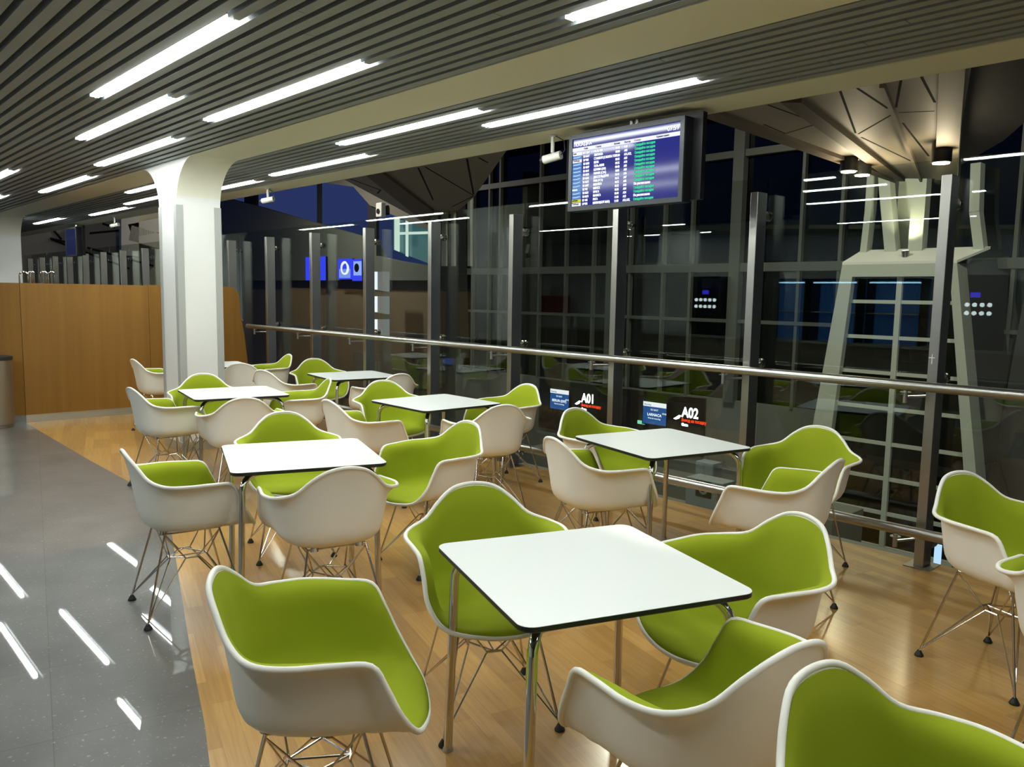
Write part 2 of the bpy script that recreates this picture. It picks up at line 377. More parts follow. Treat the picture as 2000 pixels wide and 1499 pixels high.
# ------------------------------------------------------------------ glass screen: posts, panes, clamps, rails
NP = 20; PS = 1.213; PX0 = -1.750
ords = ['first', 'second', 'third', 'fourth', 'fifth', 'sixth', 'seventh', 'eighth', 'ninth', 'tenth', 'eleventh', 'twelfth', 'thirteenth', 'fourteenth', 'fifteenth', 'sixteenth', 'seventeenth', 'eighteenth', 'nineteenth', 'twentieth']
extra = {0: 'its floor plate visible on the wood floor', 1: 'left of the tall lit tower', 2: 'directly below the flight information screen', 3: 'behind the mid table left of the screen', 4: 'below the dark vaulted soffit'}
P_h = None
for i in range(-3, NP):
    x = PX0-i*PS
    if x < -24: break
    if i >= 0: lb = 'tall brushed steel post, %s from the right along the glass screen' % ords[i]
    else: lb = 'brushed steel screen post outside the photo, %d past its right edge' % (-i)
    if i in extra: lb = 'brushed steel post, %s from the right, %s' % (ords[i], extra[i])
    if P_h is None:
        P_h = empty('screen_post', (x, 4.955, 0)); mb = MB()
        mb.box(-.028, .028, 0, .12, 0.006, 2.30); mb.build('post_body', M_steel, P_h, bevel=.003)
        MB().box(-.075, .075, -.03, .15, 0, .006).build('floor_plate', M_steel, P_h)
        for zz in (1.03, .17):
            a = MB(); a.tube([(-.09, -.135, zz-.035), (-.09, -.135, zz+.04)], .013, 12); a.tube([(-.09, -.135, zz), (-.06, -.07, zz), (-.028, .01, zz)], .008, 8)
            a.lathe([(.03, zz+.026), (.03, zz+.03)], (-.09, -.135, 0), 12)
            a.build('rail_bracket', M_steel, P_h, smooth=True)
        pt = P_h
    else:
        pt = copy_tree(P_h); pt.location = (x, 4.955, 0)
    tag(pt, lb, 'post', 'steel posts of the glass screen')
    # pane between this joint and the next, held by round clamps
    n = i+4
    pn = MB().box(x-PS+.008, x-.008, GY-.006, GY+.006, -.38, 2.412).build('window_%d' % n, M_glass)
    struct(pn)
    cl = MB()
    for zz in (2.15, 1.13, .12):
        cl.lathe([(.012, 0), (.034, .002), (.034, .014), (.02, .02)], (x, GY-.03, zz), 16, 'y'); cl.lathe([(.034, 0), (.034, .012)], (x, GY+.012, zz), 16, 'y')
        cl.tube([(x, 5.07, zz), (x, GY, zz)], .012, 8)
    cl.build('glass_clamp', M_chrome, pn, smooth=True)
def rail(z, r, label, ry=None):
    a = MB(); a.tube([(-10.55, 4.82, z), (GX1, 4.82, z)], r, 20, ry=ry); o = a.build('handrail', M_steel, smooth=True); return tag(o, label, 'handrail')
rail(1.098, .029, 'long brushed steel handrail at waist height along the glass screen')
rail(.245, .031, 'lower brushed steel rail near the floor along the glass screen')

# ------------------------------------------------------------------ veneer booth with hoops on its counter
vb = empty('veneer_booth', (-10.66, 3.3, 0)); tag(vb, 'tall cherry wood veneer booth wall with rounded right end, behind the column', 'booth wall')
def vpan(name, a, b, z1=1.624, th=.04):
    d = Vector((b[0]-a[0], b[1]-a[1], 0)); n = Vector((-d.y, d.x, 0)).normalized()*th
    if n.x > 0: n = -n
    ox, oy = -10.66, 3.3
    P = [(a[0]-ox, a[1]-oy, .09), (b[0]-ox, b[1]-oy, .09), (b[0]-ox, b[1]-oy, z1), (a[0]-ox, a[1]-oy, z1)]
    MB().prism(P, n).build(name, M_veneer, vb)
    n2 = n*.8; P = [(p[0]+n.x*.15, p[1]+n.y*.15, z) for p, z in ((P[0], 0), (P[1], 0), (P[1], .09), (P[0], .09))]
    MB().prism(P, n2).build('skirting', M_base, vb)
vpan('veneer_panel', (-11.15, .9), (-10.66, 2.145)); vpan('veneer_panel', (-10.66, 2.15), (-10.645, 3.56))
a, bq = Vector((-10.65, 3.565, 0)), Vector((-10.72, 4.92, 0))
ol = [(0, .09), (1.355, .09), (1.33, .6), (1.29, .95), (1.24, 1.25)]
for k in range(9):
    t = PI/2*k/8; ol.append((1.06+.17*math.cos(t), 1.45+.18*math.sin(t)))
ol.append((0, 1.63)); d = (bq-a).normalized()
MB().prism([(a.x+d.x*s-(-10.66), a.y+d.y*s-3.3, z) for s, z in ol], (-.04, 0, 0)).build('end_panel', M_veneer, vb)
MB().prism([(a.x+d.x*s-(-10.66)-.008, a.y+d.y*s-3.3, z) for s, z in ((0, 0), (1.34, 0), (1.34, .09), (0, .09))], (-.03, 0, 0)).build('skirting', M_base, vb)
MB().box(-1.15, -.75, -2.2, .6, 1.30, 1.34).build('inner_shelf', M_veneer, vb)
MB().box(-1.1, -.8, -2.15, .55, 0, 1.30).build('inner_cabinet', M_veneer, vb)
for i, (u0, u1) in enumerate(((38, 55), (56, 63), (60, 67), (78, 94), (85, 91), (95, 107))):
    p0, p1 = atX(u0, 545, -11.6), atX(u1, 545, -11.6); zb = 1.34; zt = atX(u0, 531, -11.6).z
    r = (p1-p0).length/2; c = (p0+p1)/2; dr = (p1-p0).normalized()
    path = [(c.x-dr.x*r, c.y-dr.y*r, zb)]
    for k in range(9):
        t = PI*k/8; q = c-dr*r*math.cos(t); path.append((q.x, q.y, zt-min(r, .06)+min(r, .06)*math.sin(t)))
    path.append((c.x+dr.x*r, c.y+dr.y*r, zb))
    o = MB().tube(path, .009, 8).build('chrome_hoop', M_chrome, smooth=True)
    tag(o, 'chrome hoop showing over the veneer booth wall, %s from the left' % ords[i], 'hoop', 'chrome hoops above the booth wall')
# bin
bn = empty('litter_bin', (-10.5, 1.84, 0)); tag(bn, 'brushed steel litter bin at the left photo edge beside the veneer wall', 'bin')
MB().lathe([(.15, 0), (.155, .02), (.155, .03), (.165, .04), (.165, .76)], seg=28).build('bin_body', mat('bronze steel', (.36, .31, .24), .35, .9), bn, smooth=True)
MB().lathe([(.172, .76), (.172, .80), (.15, .805)], seg=28).build('bin_lid', M_blk, bn, smooth=True)

# ------------------------------------------------------------------ armchair
ST = [  # back centre round to front centre: seat point, bend, wall, upper wall, rim
 [(0,-.128,.430),(0,-.200,.472),(0,-.225,.60),(0,-.246,.72),(0,-.277,.820)],
 [(.052,-.125,.43),(.078,-.197,.471),(.084,-.222,.60),(.085,-.243,.71),(.082,-.271,.806)],
 [(.09,-.113,.43),(.140,-.178,.469),(.150,-.202,.59),(.149,-.220,.683),(.146,-.243,.763)],
 [(.118,-.09,.43),(.178,-.148,.467),(.194,-.168,.575),(.198,-.182,.652),(.208,-.204,.706)],
 [(.136,-.057,.43),(.205,-.102,.465),(.228,-.120,.57),(.240,-.132,.646),(.282,-.147,.684)],
 [(.147,-.01,.43),(.219,-.03,.463),(.245,-.04,.565),(.259,-.048,.648),(.312,-.060,.680)],
 [(.15,.03,.43),(.221,.035,.461),(.246,.04,.56),(.258,.048,.643),(.300,.060,.676)],
 [(.145,.065,.43),(.218,.088,.458),(.244,.10,.55),(.257,.118,.628),(.289,.148,.665)],
 [(.132,.086,.431),(.210,.130,.451),(.237,.148,.512),(.254,.165,.566),(.280,.187,.598)],
 [(.115,.102,.433),(.198,.160,.442),(.228,.184,.466),(.248,.205,.494),(.270,.224,.518)],
 [(.088,.12,.435),(.155,.19,.438),(.187,.225,.437),(.205,.248,.440),(.221,.268,.447)],
 [(.05,.13,.435),(.082,.205,.438),(.098,.25,.434),(.108,.278,.428),(.118,.300,.420)],
 [(0,.13,.435),(0,.208,.438),(0,.255,.434),(0,.285,.424),(0,.310,.410)]]
C0 = Vector((0, .0, .430))
def cr(p0, p1, p2, p3, t):
    return .5*((2*p1)+(p2-p0)*t+(2*p0-5*p1+4*p2-p3)*t*t+(3*p1-p0-3*p2+p3)*t*t*t)
def shell_grid(nu=4, nr=4):
    L = [[Vector(p) for p in s] for s in ST]
    full = L + [[Vector((-p.x, p.y, p.z)) for p in s] for s in L[-2:0:-1]]
    n = len(full); cols = []
    for i in range(n):
        for k in range(nu):
            t = k/nu
            cols.append([cr(full[i-1][j], full[i][j], full[(i+1) % n][j], full[(i+2) % n][j], t) for j in range(5)])
    grid = []
    for col in cols:
        pts = [C0]+col; ext = [2*pts[0]-pts[1]]+pts+[2*pts[-1]-pts[-2]+(Vector((col[4].x, col[4].y, 0)).normalized()*.012)]
        r = []
        for s in range(5):
            for k in range(nr):
                r.append(cr(ext[s], ext[s+1], ext[s+2], ext[s+3], k/nr))
        r.append(pts[-1]); grid.append(r)
    return grid
def normals(G):
    n = len(G); m = len(G[0]); N = []
    for i in range(n):
        row = []
        for j in range(m):
            du = G[(i+1) % n][j]-G[i-1][j]
            dv = G[i][min(j+1, m-1)]-G[i][max(j-1, 0)]
            v = dv.cross(du) if j else Vector((0, 0, 1))
            v = v.normalized() if v.length > 1e-9 else Vector((0, 0, 1))
            row.append(v)
        N.append(row)
    if N[0][5].z < 0:
        N = [[(-v if j else v) for j, v in enumerate(r)] for r in N]
    return N
G = shell_grid(); NN = normals(G); NC, NR = len(G), len(G[0])
def surf(off, j1, flip=False, offedge=None):
    vs = []; idx = {}
    vs.append(G[0][0]+Vector((0, 0, 1))*off)
    for i in range(NC):
        for j in range(1, j1+1):
            o_ = off
            if offedge is not None and j >= j1-1: o_ = offedge if j == j1 else (off*.72+offedge*.28)
            idx[i, j] = len(vs); vs.append(G[i][j]+NN[i][j]*o_)
    fs = []
    for i in range(NC):
        k = (i+1) % NC; fs.append((0, idx[k, 1], idx[i, 1]) if not flip else (0, idx[i, 1], idx[k, 1]))
        for j in range(1, j1):
            q = (idx[i, j], idx[k, j], idx[k, j+1], idx[i, j+1]); fs.append(q if not flip else q[::-1])
    return vs, fs
def shell_mesh():
    mb = MB(); mb.add(*surf(0.0, NR-1)); mb.add(*surf(-.006, NR-1, True))
    path = []
    for i in range(NC):
        p = G[i][-1]; out = (G[i][-1]-G[i][-3]).normalized(); path.append(p-out*.004-NN[i][-1]*.004)
    mb.tube(path, .0085, 10, closed=True); return mb
def pad_mesh():
    mb = MB(); j1 = NR-2
    # pad stops just inside the rim
    G2 = [[p.copy() for p in r] for r in G]
    for i in range(NC): G[i][j1] = G[i][NR-2].lerp(G[i][NR-1], .42)
    v, f = surf(.011, j1, False, .0035); n0 = len(v); mb.add(v, f)
    v2, f2 = surf(.0005, j1, True); mb.add(v2, f2)
    a0 = 1; per = j1
    for i in range(NC):
        k = (i+1) % NC; a = 1+i*per+per-1; b = 1+k*per+per-1
        mb.f.append((a, b, n0+b, n0+a))
    for i in range(NC): G[i][:] = G2[i]
    return mb
def make_chair():
    t = empty('shell_armchair')
    o = shell_mesh().build('seat_shell', M_shell, t, smooth=True, angle=75)
    o = pad_mesh().build('seat_pad', M_pad, t, smooth=True, angle=70)
    mt = {(sx, sy): Vector((sx*.135, sy*.125-.005, .419)) for sx in (1, -1) for sy in (1, -1)}
    ft = {(sx, sy): Vector((sx*.215, sy*.215+(.01 if sy > 0 else -.015), .022)) for sx in (1, -1) for sy in (1, -1)}
    for k in mt:
        lg = MB().tube([mt[k]+Vector((-k[0]*.05, 0, .002)), mt[k], ft[k]], .0052, 8).build('leg', M_wire, t, smooth=True)
        f = ft[k]
        MB().lathe([(.005, .022), (.008, .026), (.017, .010), (.020, .004), (.019, 0)][::-1], (f.x, f.y, 0), 14).build('foot_glide', M_blk, lg, smooth=True)
    nd = {'f': Vector((0, .085, .262)), 'b': Vector((0, -.09, .262)), 'r': Vector((.085, 0, .272)), 'l': Vector((-.085, 0, .272))}
    w_ = MB(); r = .0036
    for side, (k1, k2) in {'f': ((1, 1), (-1, 1)), 'b': ((1, -1), (-1, -1)), 'r': ((1, 1), (1, -1)), 'l': ((-1, 1), (-1, -1))}.items():
        c = nd[side]; t1 = (mt[k2]-mt[k1]).normalized()*.028
        for (A, B, s) in ((k1, k2, 1), (k2, k1, -1)):
            w_.tube([mt[A]*.98+ft[A]*.02, c-t1*s, c+t1*s*.2, ], r, 6)
            w_.tube([c-t1*s, ft[A]*.97+mt[A]*.03], r, 6)
        w_.tube([c-t1, c+t1], r*1.3, 6)
    ring = []
    for s in 'frbl': ring.append(nd[s])
    for i in range(4): w_.tube([ring[i], ring[(i+1) % 4]], r, 6)
    w_.tube([nd['f'], nd['b']], r, 6)
    w_.build('wire_brace', M_wire, t, smooth=True)
    mm = MB()
    for k in mt:
        m_ = mt[k]; mm.lathe([(.02, -.012), (.016, .006)], (m_.x-k[0]*.03, m_.y, m_.z+.005), 10)
    mm.tube([mt[1, 1], mt[1, -1]], r*1.3, 6); mm.tube([mt[-1, 1], mt[-1, -1]], r*1.3, 6)
    mm.tube([mt[1, 1], mt[-1, 1]], r*1.3, 6); mm.tube([mt[1, -1], mt[-1, -1]], r*1.3, 6)
    mm.build('mounting_frame', M_wire, t, smooth=True)
    return t

# ------------------------------------------------------------------ tables
def make_table():
    t = empty('cafe_table'); h = .375; R = .045; H = .73
    def outline(e, z, n=6):
        p = []
        for cx, cy, a0 in ((1, 1, 0), (-1, 1, 1), (-1, -1, 2), (1, -1, 3)):
            for k in range(n+1):
                a = PI/2*(a0+k/n); p.append((cx*(h-R)+(R+e)*math.cos(a), cy*(h-R)+(R+e)*math.sin(a), z))
        return p
    MB().prism(outline(-.0008, H-.0012), (0, 0, .0012)).build('laminate_top', M_top, t)
    a, b_, c_ = outline(0, H-.0012), outline(0, H-.014), outline(-.006, H-.0185); n = len(a); mb = MB()
    fs = [tuple(range(n))]
    for s in (0, 1):
        for i in range(n):
            j = (i+1) % n; fs.append((s*n+i, (s+1)*n+i, (s+1)*n+j, s*n+j))
    fs.append(tuple(range(2*n, 3*n))[::-1]); mb.add(a+b_+c_, fs); mb.build('board_edge', M_edge, t)
    for sx in (1, -1):
        for sy in (1, -1):
            P = [(sx*.336, sy*.336, .012), (sx*.322, sy*.322, .62)]
            for k in range(1, 7):
                an = PI/2*k/6; rr = .075; P.append((sx*(.322-rr*(1-math.cos(an))*.8), sy*(.322-rr*(1-math.cos(an))*.8), .62+rr*math.sin(an)))
            P.append((sx*.20, sy*.20, .698))
            lg = MB().tube(P, .0155, 14).build('leg', M_chrome, t, smooth=True, angle=60)
            MB().lathe([(.019, 0), (.019, .006), (.015, .014)], (sx*.336, sy*.336, 0), 14).build('foot_glide', M_base, lg, smooth=True)
    u = MB(); u.tube([(.2, .2, .698), (-.2, .2, .698), (-.2, -.2, .698), (.2, -.2, .698)], .012, 10, closed=True)
    for sx in (1, -1):
        for sy in (1, -1): u.box(sx*.2-.03, sx*.2+.03, sy*.2-.03, sy*.2+.03, .705, .7165)
    u.build('underframe', M_chrome, t)
    k = MB()
    for sx in (1, -1): k.lathe([(.008, .685), (.02, .7165)], (sx*.26, 0, 0), 10)
    k.build('stacking_stud', M_guard, t, smooth=True)
    return t
TABLES = [(-1.641, 1.847, 69.87, 'nearest white square cafe table, in the front centre'),
 (-3.802, 2.018, 70.2, 'white cafe table in the left middle beside the grey floor edge'),
 (-2.838, 3.84, 76.1, 'white cafe table right of centre, close to the glass screen under the gate signs'),
 (-5.024, 3.841, 89.3, 'white cafe table in the middle distance, centre of the photo'),
 (-6.493, 2.829, 79.7, 'white cafe table just in front of the white column'),
 (-7.17, 4.42, 81.9, 'small looking white cafe table far back right of the column, by the handrail'),
 (-9.05, 3.72, 82, 'farthest white cafe table, mostly hidden behind the white column')]
T0 = make_table()
for i, (x, y, r, lb) in enumerate(TABLES):
    o = T0 if i == 0 else copy_tree(T0); o.location = (x, y, 0); o.rotation_euler = (0, 0, math.radians(r))
    tag(o, lb, 'table', 'square white cafe tables')
G1, G2_, G3, G4, G5, G6, G7 = ['armchairs at the %s table' % s for s in ('front', 'left middle', 'right middle', 'centre', 'column', 'far rear', 'hidden rear')]
CHAIRS = [
 (-1.938, 1.077, 327.1, 'green padded armchair at the front left, facing right toward the nearest table', G1),
 (-2.203, 1.944, 243.0, 'green padded armchair behind the nearest table, its seat facing the camera', G1),
 (-1.429, 2.412, 159.8, 'green padded armchair right of the nearest table, its back against the open floor', G1),
 (-1.088, 1.676, 81.7, 'white backed armchair at bottom centre right, pushed diagonally to the nearest table', G1),
 (-0.464, 1.531, 263.1, 'armchair cropped by the bottom right corner of the photo, tall green back', 'armchairs cropped by the right edge'),
 (-0.982, 3.816, 248.4, 'green armchair at the right edge near the last steel post', 'armchairs cropped by the right edge'),
 (-3.42, 4.009, 270.9, 'green armchair left behind the table near the glass, under gate sign A01', G3),
 (-2.906, 3.339, 344.4, 'white backed armchair in front left of the table near the glass, below gate sign A01', G3),
 (-2.23, 4.382, 186.9, 'green armchair right behind the table near the glass, wide back to the rail', G3),
 (-1.989, 3.708, 96.5, 'white backed armchair right in front of the table near the glass, facing left', G3),
 (-3.951, 1.472, 351.5, 'white armchair with two feet on the grey tiles, left of the left middle table', G2_),
 (-4.427, 2.278, 251.3, 'green backed armchair behind the left middle table, facing the camera', G2_),
 (-3.696, 2.797, 177.6, 'wide open green armchair right of the left middle table, photo centre', G2_),
 (-3.284, 1.883, 76.3, 'cream white armchair seen from behind, in front of the left middle table', G2_),
 (-5.013, 3.159, 357.6, 'white armchair seen from its side, left front of the centre table', G4),
 (-5.642, 3.84, 251.3, 'green armchair behind left of the centre table, facing the camera', G4),
 (-4.96, 4.52, 180, 'green armchair behind right of the centre table, by the handrail', G4),
 (-4.366, 3.807, 74.5, 'cream armchair seen from behind, right front of the centre table', G4),
 (-6.535, 2.303, 2.7, 'white armchair left of the table in front of the column, seen from its side', G5),
 (-7.031, 2.818, 253.4, 'green backed armchair directly in front of the white column', G5),
 (-6.377, 3.361, 161.6, 'green armchair right of the table in front of the column, facing left', G5),
 (-5.732, 2.547, 73.3, 'cream armchair seen from behind, in front of the table by the column', G5),
 (-7.397, 3.754, 15, 'white armchair seen from its side, left front of the far rear table', G6),
 (-8.026, 4.5, 253.7, 'green armchair behind the far rear table, facing the camera', G6),
 (-6.567, 4.4, 87.1, 'cream armchair from behind at the right of the far rear table', G6),
 (-8.341, 3.76, 60, 'cream armchair back peeking out right of the column before the hidden table', G7),
 (-9.028, 4.363, 174.4, 'farthest green armchair, right of the hidden table against the glass', G7),
 (-9.184, 3.167, 0.9, 'white armchair left of the column, in front of the veneer booth wall', G7),
 (-.52, 3.164, 0, 'armchair of which only one arm tip shows at the right photo edge', 'armchairs cropped by the right edge'),
]
CH0 = make_chair()
for i, (x, y, r, lb, gp) in enumerate(CHAIRS):
    o = CH0 if i == 0 else copy_tree(CH0); o.location = (x, y, 0); o.rotation_euler = (0, 0, math.radians(r))
    tag(o, lb, 'chair', gp)

# ------------------------------------------------------------------ floor box near the glass
fb = empty('floor_socket_box', (-4.02, 4.78, 0)); tag(fb, 'round lidded floor socket box in the wood floor near the rail', 'floor box')
MB().box(-.16, .16, -.07, .07, 0, .003).build('frame_plate', M_guard, fb)
for s in (-1, 1): MB().lathe([(.06, .003), (.06, .008)], (s*.075, 0, 0), 20).build('round_lid', mat('dark bronze', (.12, .1, .07), .4, .6), fb, smooth=True)

# ------------------------------------------------------------------ flight information screen
M_scr = mat('blue screen', (.002, .003, .02), .1, emit=(.011, .012, .11), es=1.0, spec=.22)
M_scrd = mat('dark screen', (.004, .005, .02), .12, emit=(.012, .016, .05), es=.5)
M_wt = emis('white lettering', (.9, .93, 1), .85); M_gt = emis('green lettering', (.04, .62, .25), .8); M_bar = emis('pale screen band', (.62, .64, .78), .9)
M_dkt = emis('dark lettering', (.02, .02, .06), .3); M_tile = emis('blue airline tile', (.10, .24, .5), .8); M_tw = emis('white airline tile', (.85, .85, .9), .8); M_ty = emis('yellow airline tile', (.5, .55, .05), .8)
def info_screen(x0, x1, y, zb, zt, label, rows=True, rz=0):
    W_, H_ = x1-x0, zt-zb
    t = empty('information_screen', ((x0+x1)/2, y, zb), rz); tag(t, label, 'screen', 'flight information screens hung from the rear beam')
    w2 = W_/2; bz = .032
    MB().box(-w2, w2, 0, .085, 0, H_).build('housing', M_tv, t, bevel=.004)
    MB().box(-w2+.05, w2+.07, .085, .13, .02, H_+.03).build('rear_screen', M_tv, t)
    fr = MB()
    fr.box(-w2, w2, -.014, -.0005, 0, bz); fr.box(-w2, w2, -.014, -.0005, H_-bz, H_); fr.box(-w2, -w2+bz, -.014, -.0005, bz, H_-bz); fr.box(w2-bz, w2, -.014, -.0005, bz, H_-bz)
    fr.build('bezel', M_bezel, t)
    s = MB().box(-w2+bz, w2-bz, -.006, -.0006, bz, H_-bz).build('display', M_scr if rows else M_scrd, t)
    p = MB(); p.tube([(-.02, .1, H_), (-.02, .1, CEIL-zb+.02)], .016, 10); p.tube([(.03, .1, H_), (.03, .1, CEIL-zb+.02)], .016, 10); p.build('ceiling_pole', M_steel, t, smooth=True)
    if not rows: return t
    dw, dh = W_-2*bz, H_-2*bz; X0, Z1 = -w2+bz, H_-bz; yy = -.008
    MB().box(X0, -X0, yy, -.006, Z1-.088, Z1-.062).build('header_band', M_bar, s)
    text('heading_text', 'ПОСАДКА', .034, M_wt, (X0+.01, yy, Z1-.052), s); text('clock_text', '07:59', .042, M_wt, (-X0-.105, yy, Z1-.05), s)
    for bx, bd in ((.11, 'Рейс'), (.22, 'Город'), (.385, 'Время'), (.475, 'Выход'), (.56, 'Статус'), (.74, 'Примечание')):
        text('band_text', bd, .017, M_dkt, (X0+bx*dw/.93, yy-.001, Z1-.081), s)
    R_ = [('UT 9547', 'НАЛЬЧИК', '09:00', 'A20', 0), ('SU 6617', 'ЛАРНАКА', '09:00', 'A02', 0), ('DP 885', 'СТАМБУЛ (САБИХА ГОК', '09:20', 'A21,A22,', 0), ('SU 6603', 'ВЕНА', '09:25', 'A23', 0),
          ('SU 6627', 'ТЕЛЬ-АВИВ', '09:35', 'A18', 0), ('SU 6641', 'БЕРЛИН (SXF)', '09:40', 'A01', 0), ('SU 6635', 'ПАРИЖ (CDG)', '10:05', 'A03', 0), ('SU 6643', 'ДЮССЕЛЬДОРФ', '10:10', 'A26', 0),
          ('SU 6675', 'РИМ (FCO)', '10:15', 'A07', 0), ('SU 6607', 'МЮНХЕН', '10:25', 'A05', 0), ('B2 942', 'МИНСК', '10:35', 'A08', 1), ('SU 6621', 'ПРАГА', '10:35', 'A04', 0),
          ('SU 6673', 'МАЛАГА', '10:40', 'A24', 0), ('BT 443', 'РИГА', '11:00', 'A23', 1), ('DP 891', 'МИЛАН(БЕРГАМО)', '11:00', 'A21,A22,', 0)]
    rh = (dh-.092)/15.0; z0 = Z1-.092-rh*.8; sz = rh*.92
    for nm, bx, k, xs in (('flight_text', .105, 0, .72), ('city_text', .205, 1, .72), ('time_text', .40, 2, .72), ('gate_text', .475, 3, .72)):
        cu = '\n'.join(r[k] for r in R_); o = text(nm, cu, sz, M_wt, (X0+bx*dw/.93, yy, z0), s, xs=xs, spacing=rh/sz)
    for i, r in enumerate(R_):
        text('status_text', 'По расписанию' if r[4] else 'Ожидайте посадки', sz, M_wt if r[4] else M_gt, (X0+.565*dw/.93, yy, z0-i*rh), s, xs=.78)
    for i, r in enumerate(R_):
        m_ = {'UT': M_tw, 'DP': M_tw, 'BT': M_ty}.get(r[0][:2], M_tile); zc = Z1-.092-rh*(i+1)+.002
        tl = MB().box(X0+.004, X0+.09, yy, -.006, zc, zc+rh-.004).build('airline_tile', m_, s)
        if r[0][:2] == 'SU': MB().tube([(X0+.014, yy-.001, zc+rh*.4), (X0+.05, yy-.001, zc+rh*.38), (X0+.08, yy-.001, zc+rh*.6)], .0012, 4).build('tile_swoosh', M_wt, tl)
        else: text('tile_text', {'UT': 'utair', 'DP': 'Победа', 'BT': 'airBaltic', 'B2': 'belavia'}[r[0][:2]], .02, M_dkt if r[0][:2] != 'B2' else M_wt, (X0+.008, yy-.001, zc+.007), tl, xs=.9)
    return t
info_screen(-4.13, -3.125, 4.37, 2.195, 2.735, 'large blue flight information screen hanging at the upper right of centre')
info_screen(-17.7, -16.95, 4.4, 2.18, 2.73, 'small far flight information screen seen edge on, left of the column', rows=False)

def cctv(x, y, label, rz, drop=.13, s=1.0):
    t = empty('security_camera', (x, y, CEIL), 0); tag(t, label, 'security camera', 'white security cameras under the rear beam')
    a = MB(); a.lathe([(.035, 0), (.035, -.008), (.014, -.014), (.014, -drop)][::-1], seg=14); a.build('mount', M_wplast, t, smooth=True)
    d = Vector((math.cos(rz), math.sin(rz), -.18)).normalized(); c = Vector((0, 0, -drop-.035))
    MB().tube([c-d*.075, c+d*.075], .032, 16).build('camera_body', M_wplast, t, smooth=True)
    MB().tube([c+d*.075, c+d*.10], .024, 14).build('lens', M_blk, t, smooth=True)
    MB().tube([(0.03, 0, -.01), (.10, .02, -.05), (.11, .02, -.12), c-d*.075], .004, 6).build('cable', M_blk, t, smooth=True)
cctv(-4.40, 4.46, 'white security camera hanging just left of the big flight screen', math.radians(195))
cctv(-9.13, 4.46, 'white security camera hanging right of the column, in front of the blue dusk window', math.radians(215), .1)
cctv(-14.86, 4.46, 'tiny far white security camera hanging left of the column', math.radians(215), .1)

# ------------------------------------------------------------------ the hall beyond the glass
FY = 17.0
mu = MB()
for x in (-20.2, -19.4, -18.9, -17.13, -16.05, -15.0, -13.7, -12.62, -11.78, -8.91, -8.0, -6.9, -5.8, -4.7, -3.4, -2.2, -1.0, .4, 1.8): mu.box(x-.035, x+.035, FY-.12, FY, -.9, 8)
for x in (-20.9, -14.3, -10.5, -4.1, 3.0): mu.box(x-.14, x+.14, FY-.2, FY, -.9, 8)
for z, h in ((4.95, .16), (2.32, .2), (1.05, .08)): mu.box(-21, 6, FY-.14, FY, z-h/2, z+h/2)
fa = mu.build('window_frame_far', M_mull); struct(fa)
struct(MB().box(-21, 10, FY+.02, FY+.04, -.9, 8).build('window_40', M_fglass))
struct(MB().box(-45, 12, FY-.1, FY+.3, -5, -.85).build('wall_far', M_hall))
struct(MB().box(-45, 12, 8, 20, 8, 8.2).build('roof', M_dark))
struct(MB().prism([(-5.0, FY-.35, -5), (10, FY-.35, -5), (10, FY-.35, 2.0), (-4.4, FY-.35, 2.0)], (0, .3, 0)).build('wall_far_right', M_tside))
# black gate fascia with the two gates
struct(MB().box(-16.95, -11.15, FY-.16, FY-.1, -2.35, -.88).build('trim_gate_fascia', M_black))
M_red = emis('red lettering', (.9, .06, .015), 1.2); M_wl = emis('bright white lettering', (1, 1, 1), 3.2); M_gs = emis('gate screen blue', (.012, .06, .2), 1.0)
def gate(xs, xl, label_no, dest, flight, gl):
    t = empty('gate_sign', (xl, FY-.17, -1.5)); tag(t, gl, 'gate sign', 'black boarding gate signs in the lower hall')
    MB().box(-.5, .62, -.015, .005, -.4, .45).build('sign_board', M_black, t)
    text('gate_number', label_no, .36, M_wl, (-.02, -.02, .10), t, xs=.82, bold=.008)
    text('boarding_text', 'Выход на посадку', .115, M_red, (-.02, -.02, -.02), t, xs=.72, bold=.002)
    text('gate_text', 'Gate', .10, M_wl, (-.02, -.02, -.13), t, bold=.004)
    pl = MB(); pl.prism([(-.27, -.02, .02), (-.10, -.02, .13), (-.04, -.02, .12), (-.10, -.02, .04), (-.2, -.02, .0)], (0, .01, 0)); pl.build('plane_symbol', M_wl, t)
    s = empty('gate_monitor', (xs, FY-.22, -1.42)); tag(s, gl.replace('gate sign', 'gate monitor').replace('reading', 'beside the sign reading'), 'monitor', 'gate monitors in the lower hall')
    MB().box(-.40, .40, 0, .06, -.32, .32).build('housing', M_tv, s)
    d = MB().box(-.37, .37, -.006, -.001, -.29, .29).build('display', M_gs, s)
    MB().box(-.37, .37, -.009, -.006, .17, .29).build('header_band', M_tw, d)
    text('header_text', 'Boarding', .06, M_dkt, (-.33, -.012, .2), d); text('destination_text', dest, .10, M_wt, (0, -.012, -.07), d, align='CENTER', bold=.002)
    text('flight_text', flight, .07, M_wt, (0, -.012, .07), d, align='CENTER'); text('time_text', '09:00' if '2' in label_no else '09:40', .06, M_wt, (.25, -.012, .0), d)
    text('note_text', 'Wait for boarding', .055, M_wt, (0, -.012, -.15), d, align='CENTER')
gate(-16.05, -15.20, 'A01', 'BERLIN (SXF)', 'SU 6641', 'dark gate sign reading A01 in white above red text')
gate(-12.625, -11.78, 'A02', 'LARNACA', 'SU 6617', 'dark gate sign reading A02 in white above red text')
ex = MB().box(-13.2, -12.97, FY-.19, FY-.16, -1.76, -1.67).build('exit_sign', emis('green sign', (.2, .6, .4), .9)); tag(ex, 'tiny green lit exit sign left below the A02 gate monitor', 'exit sign')
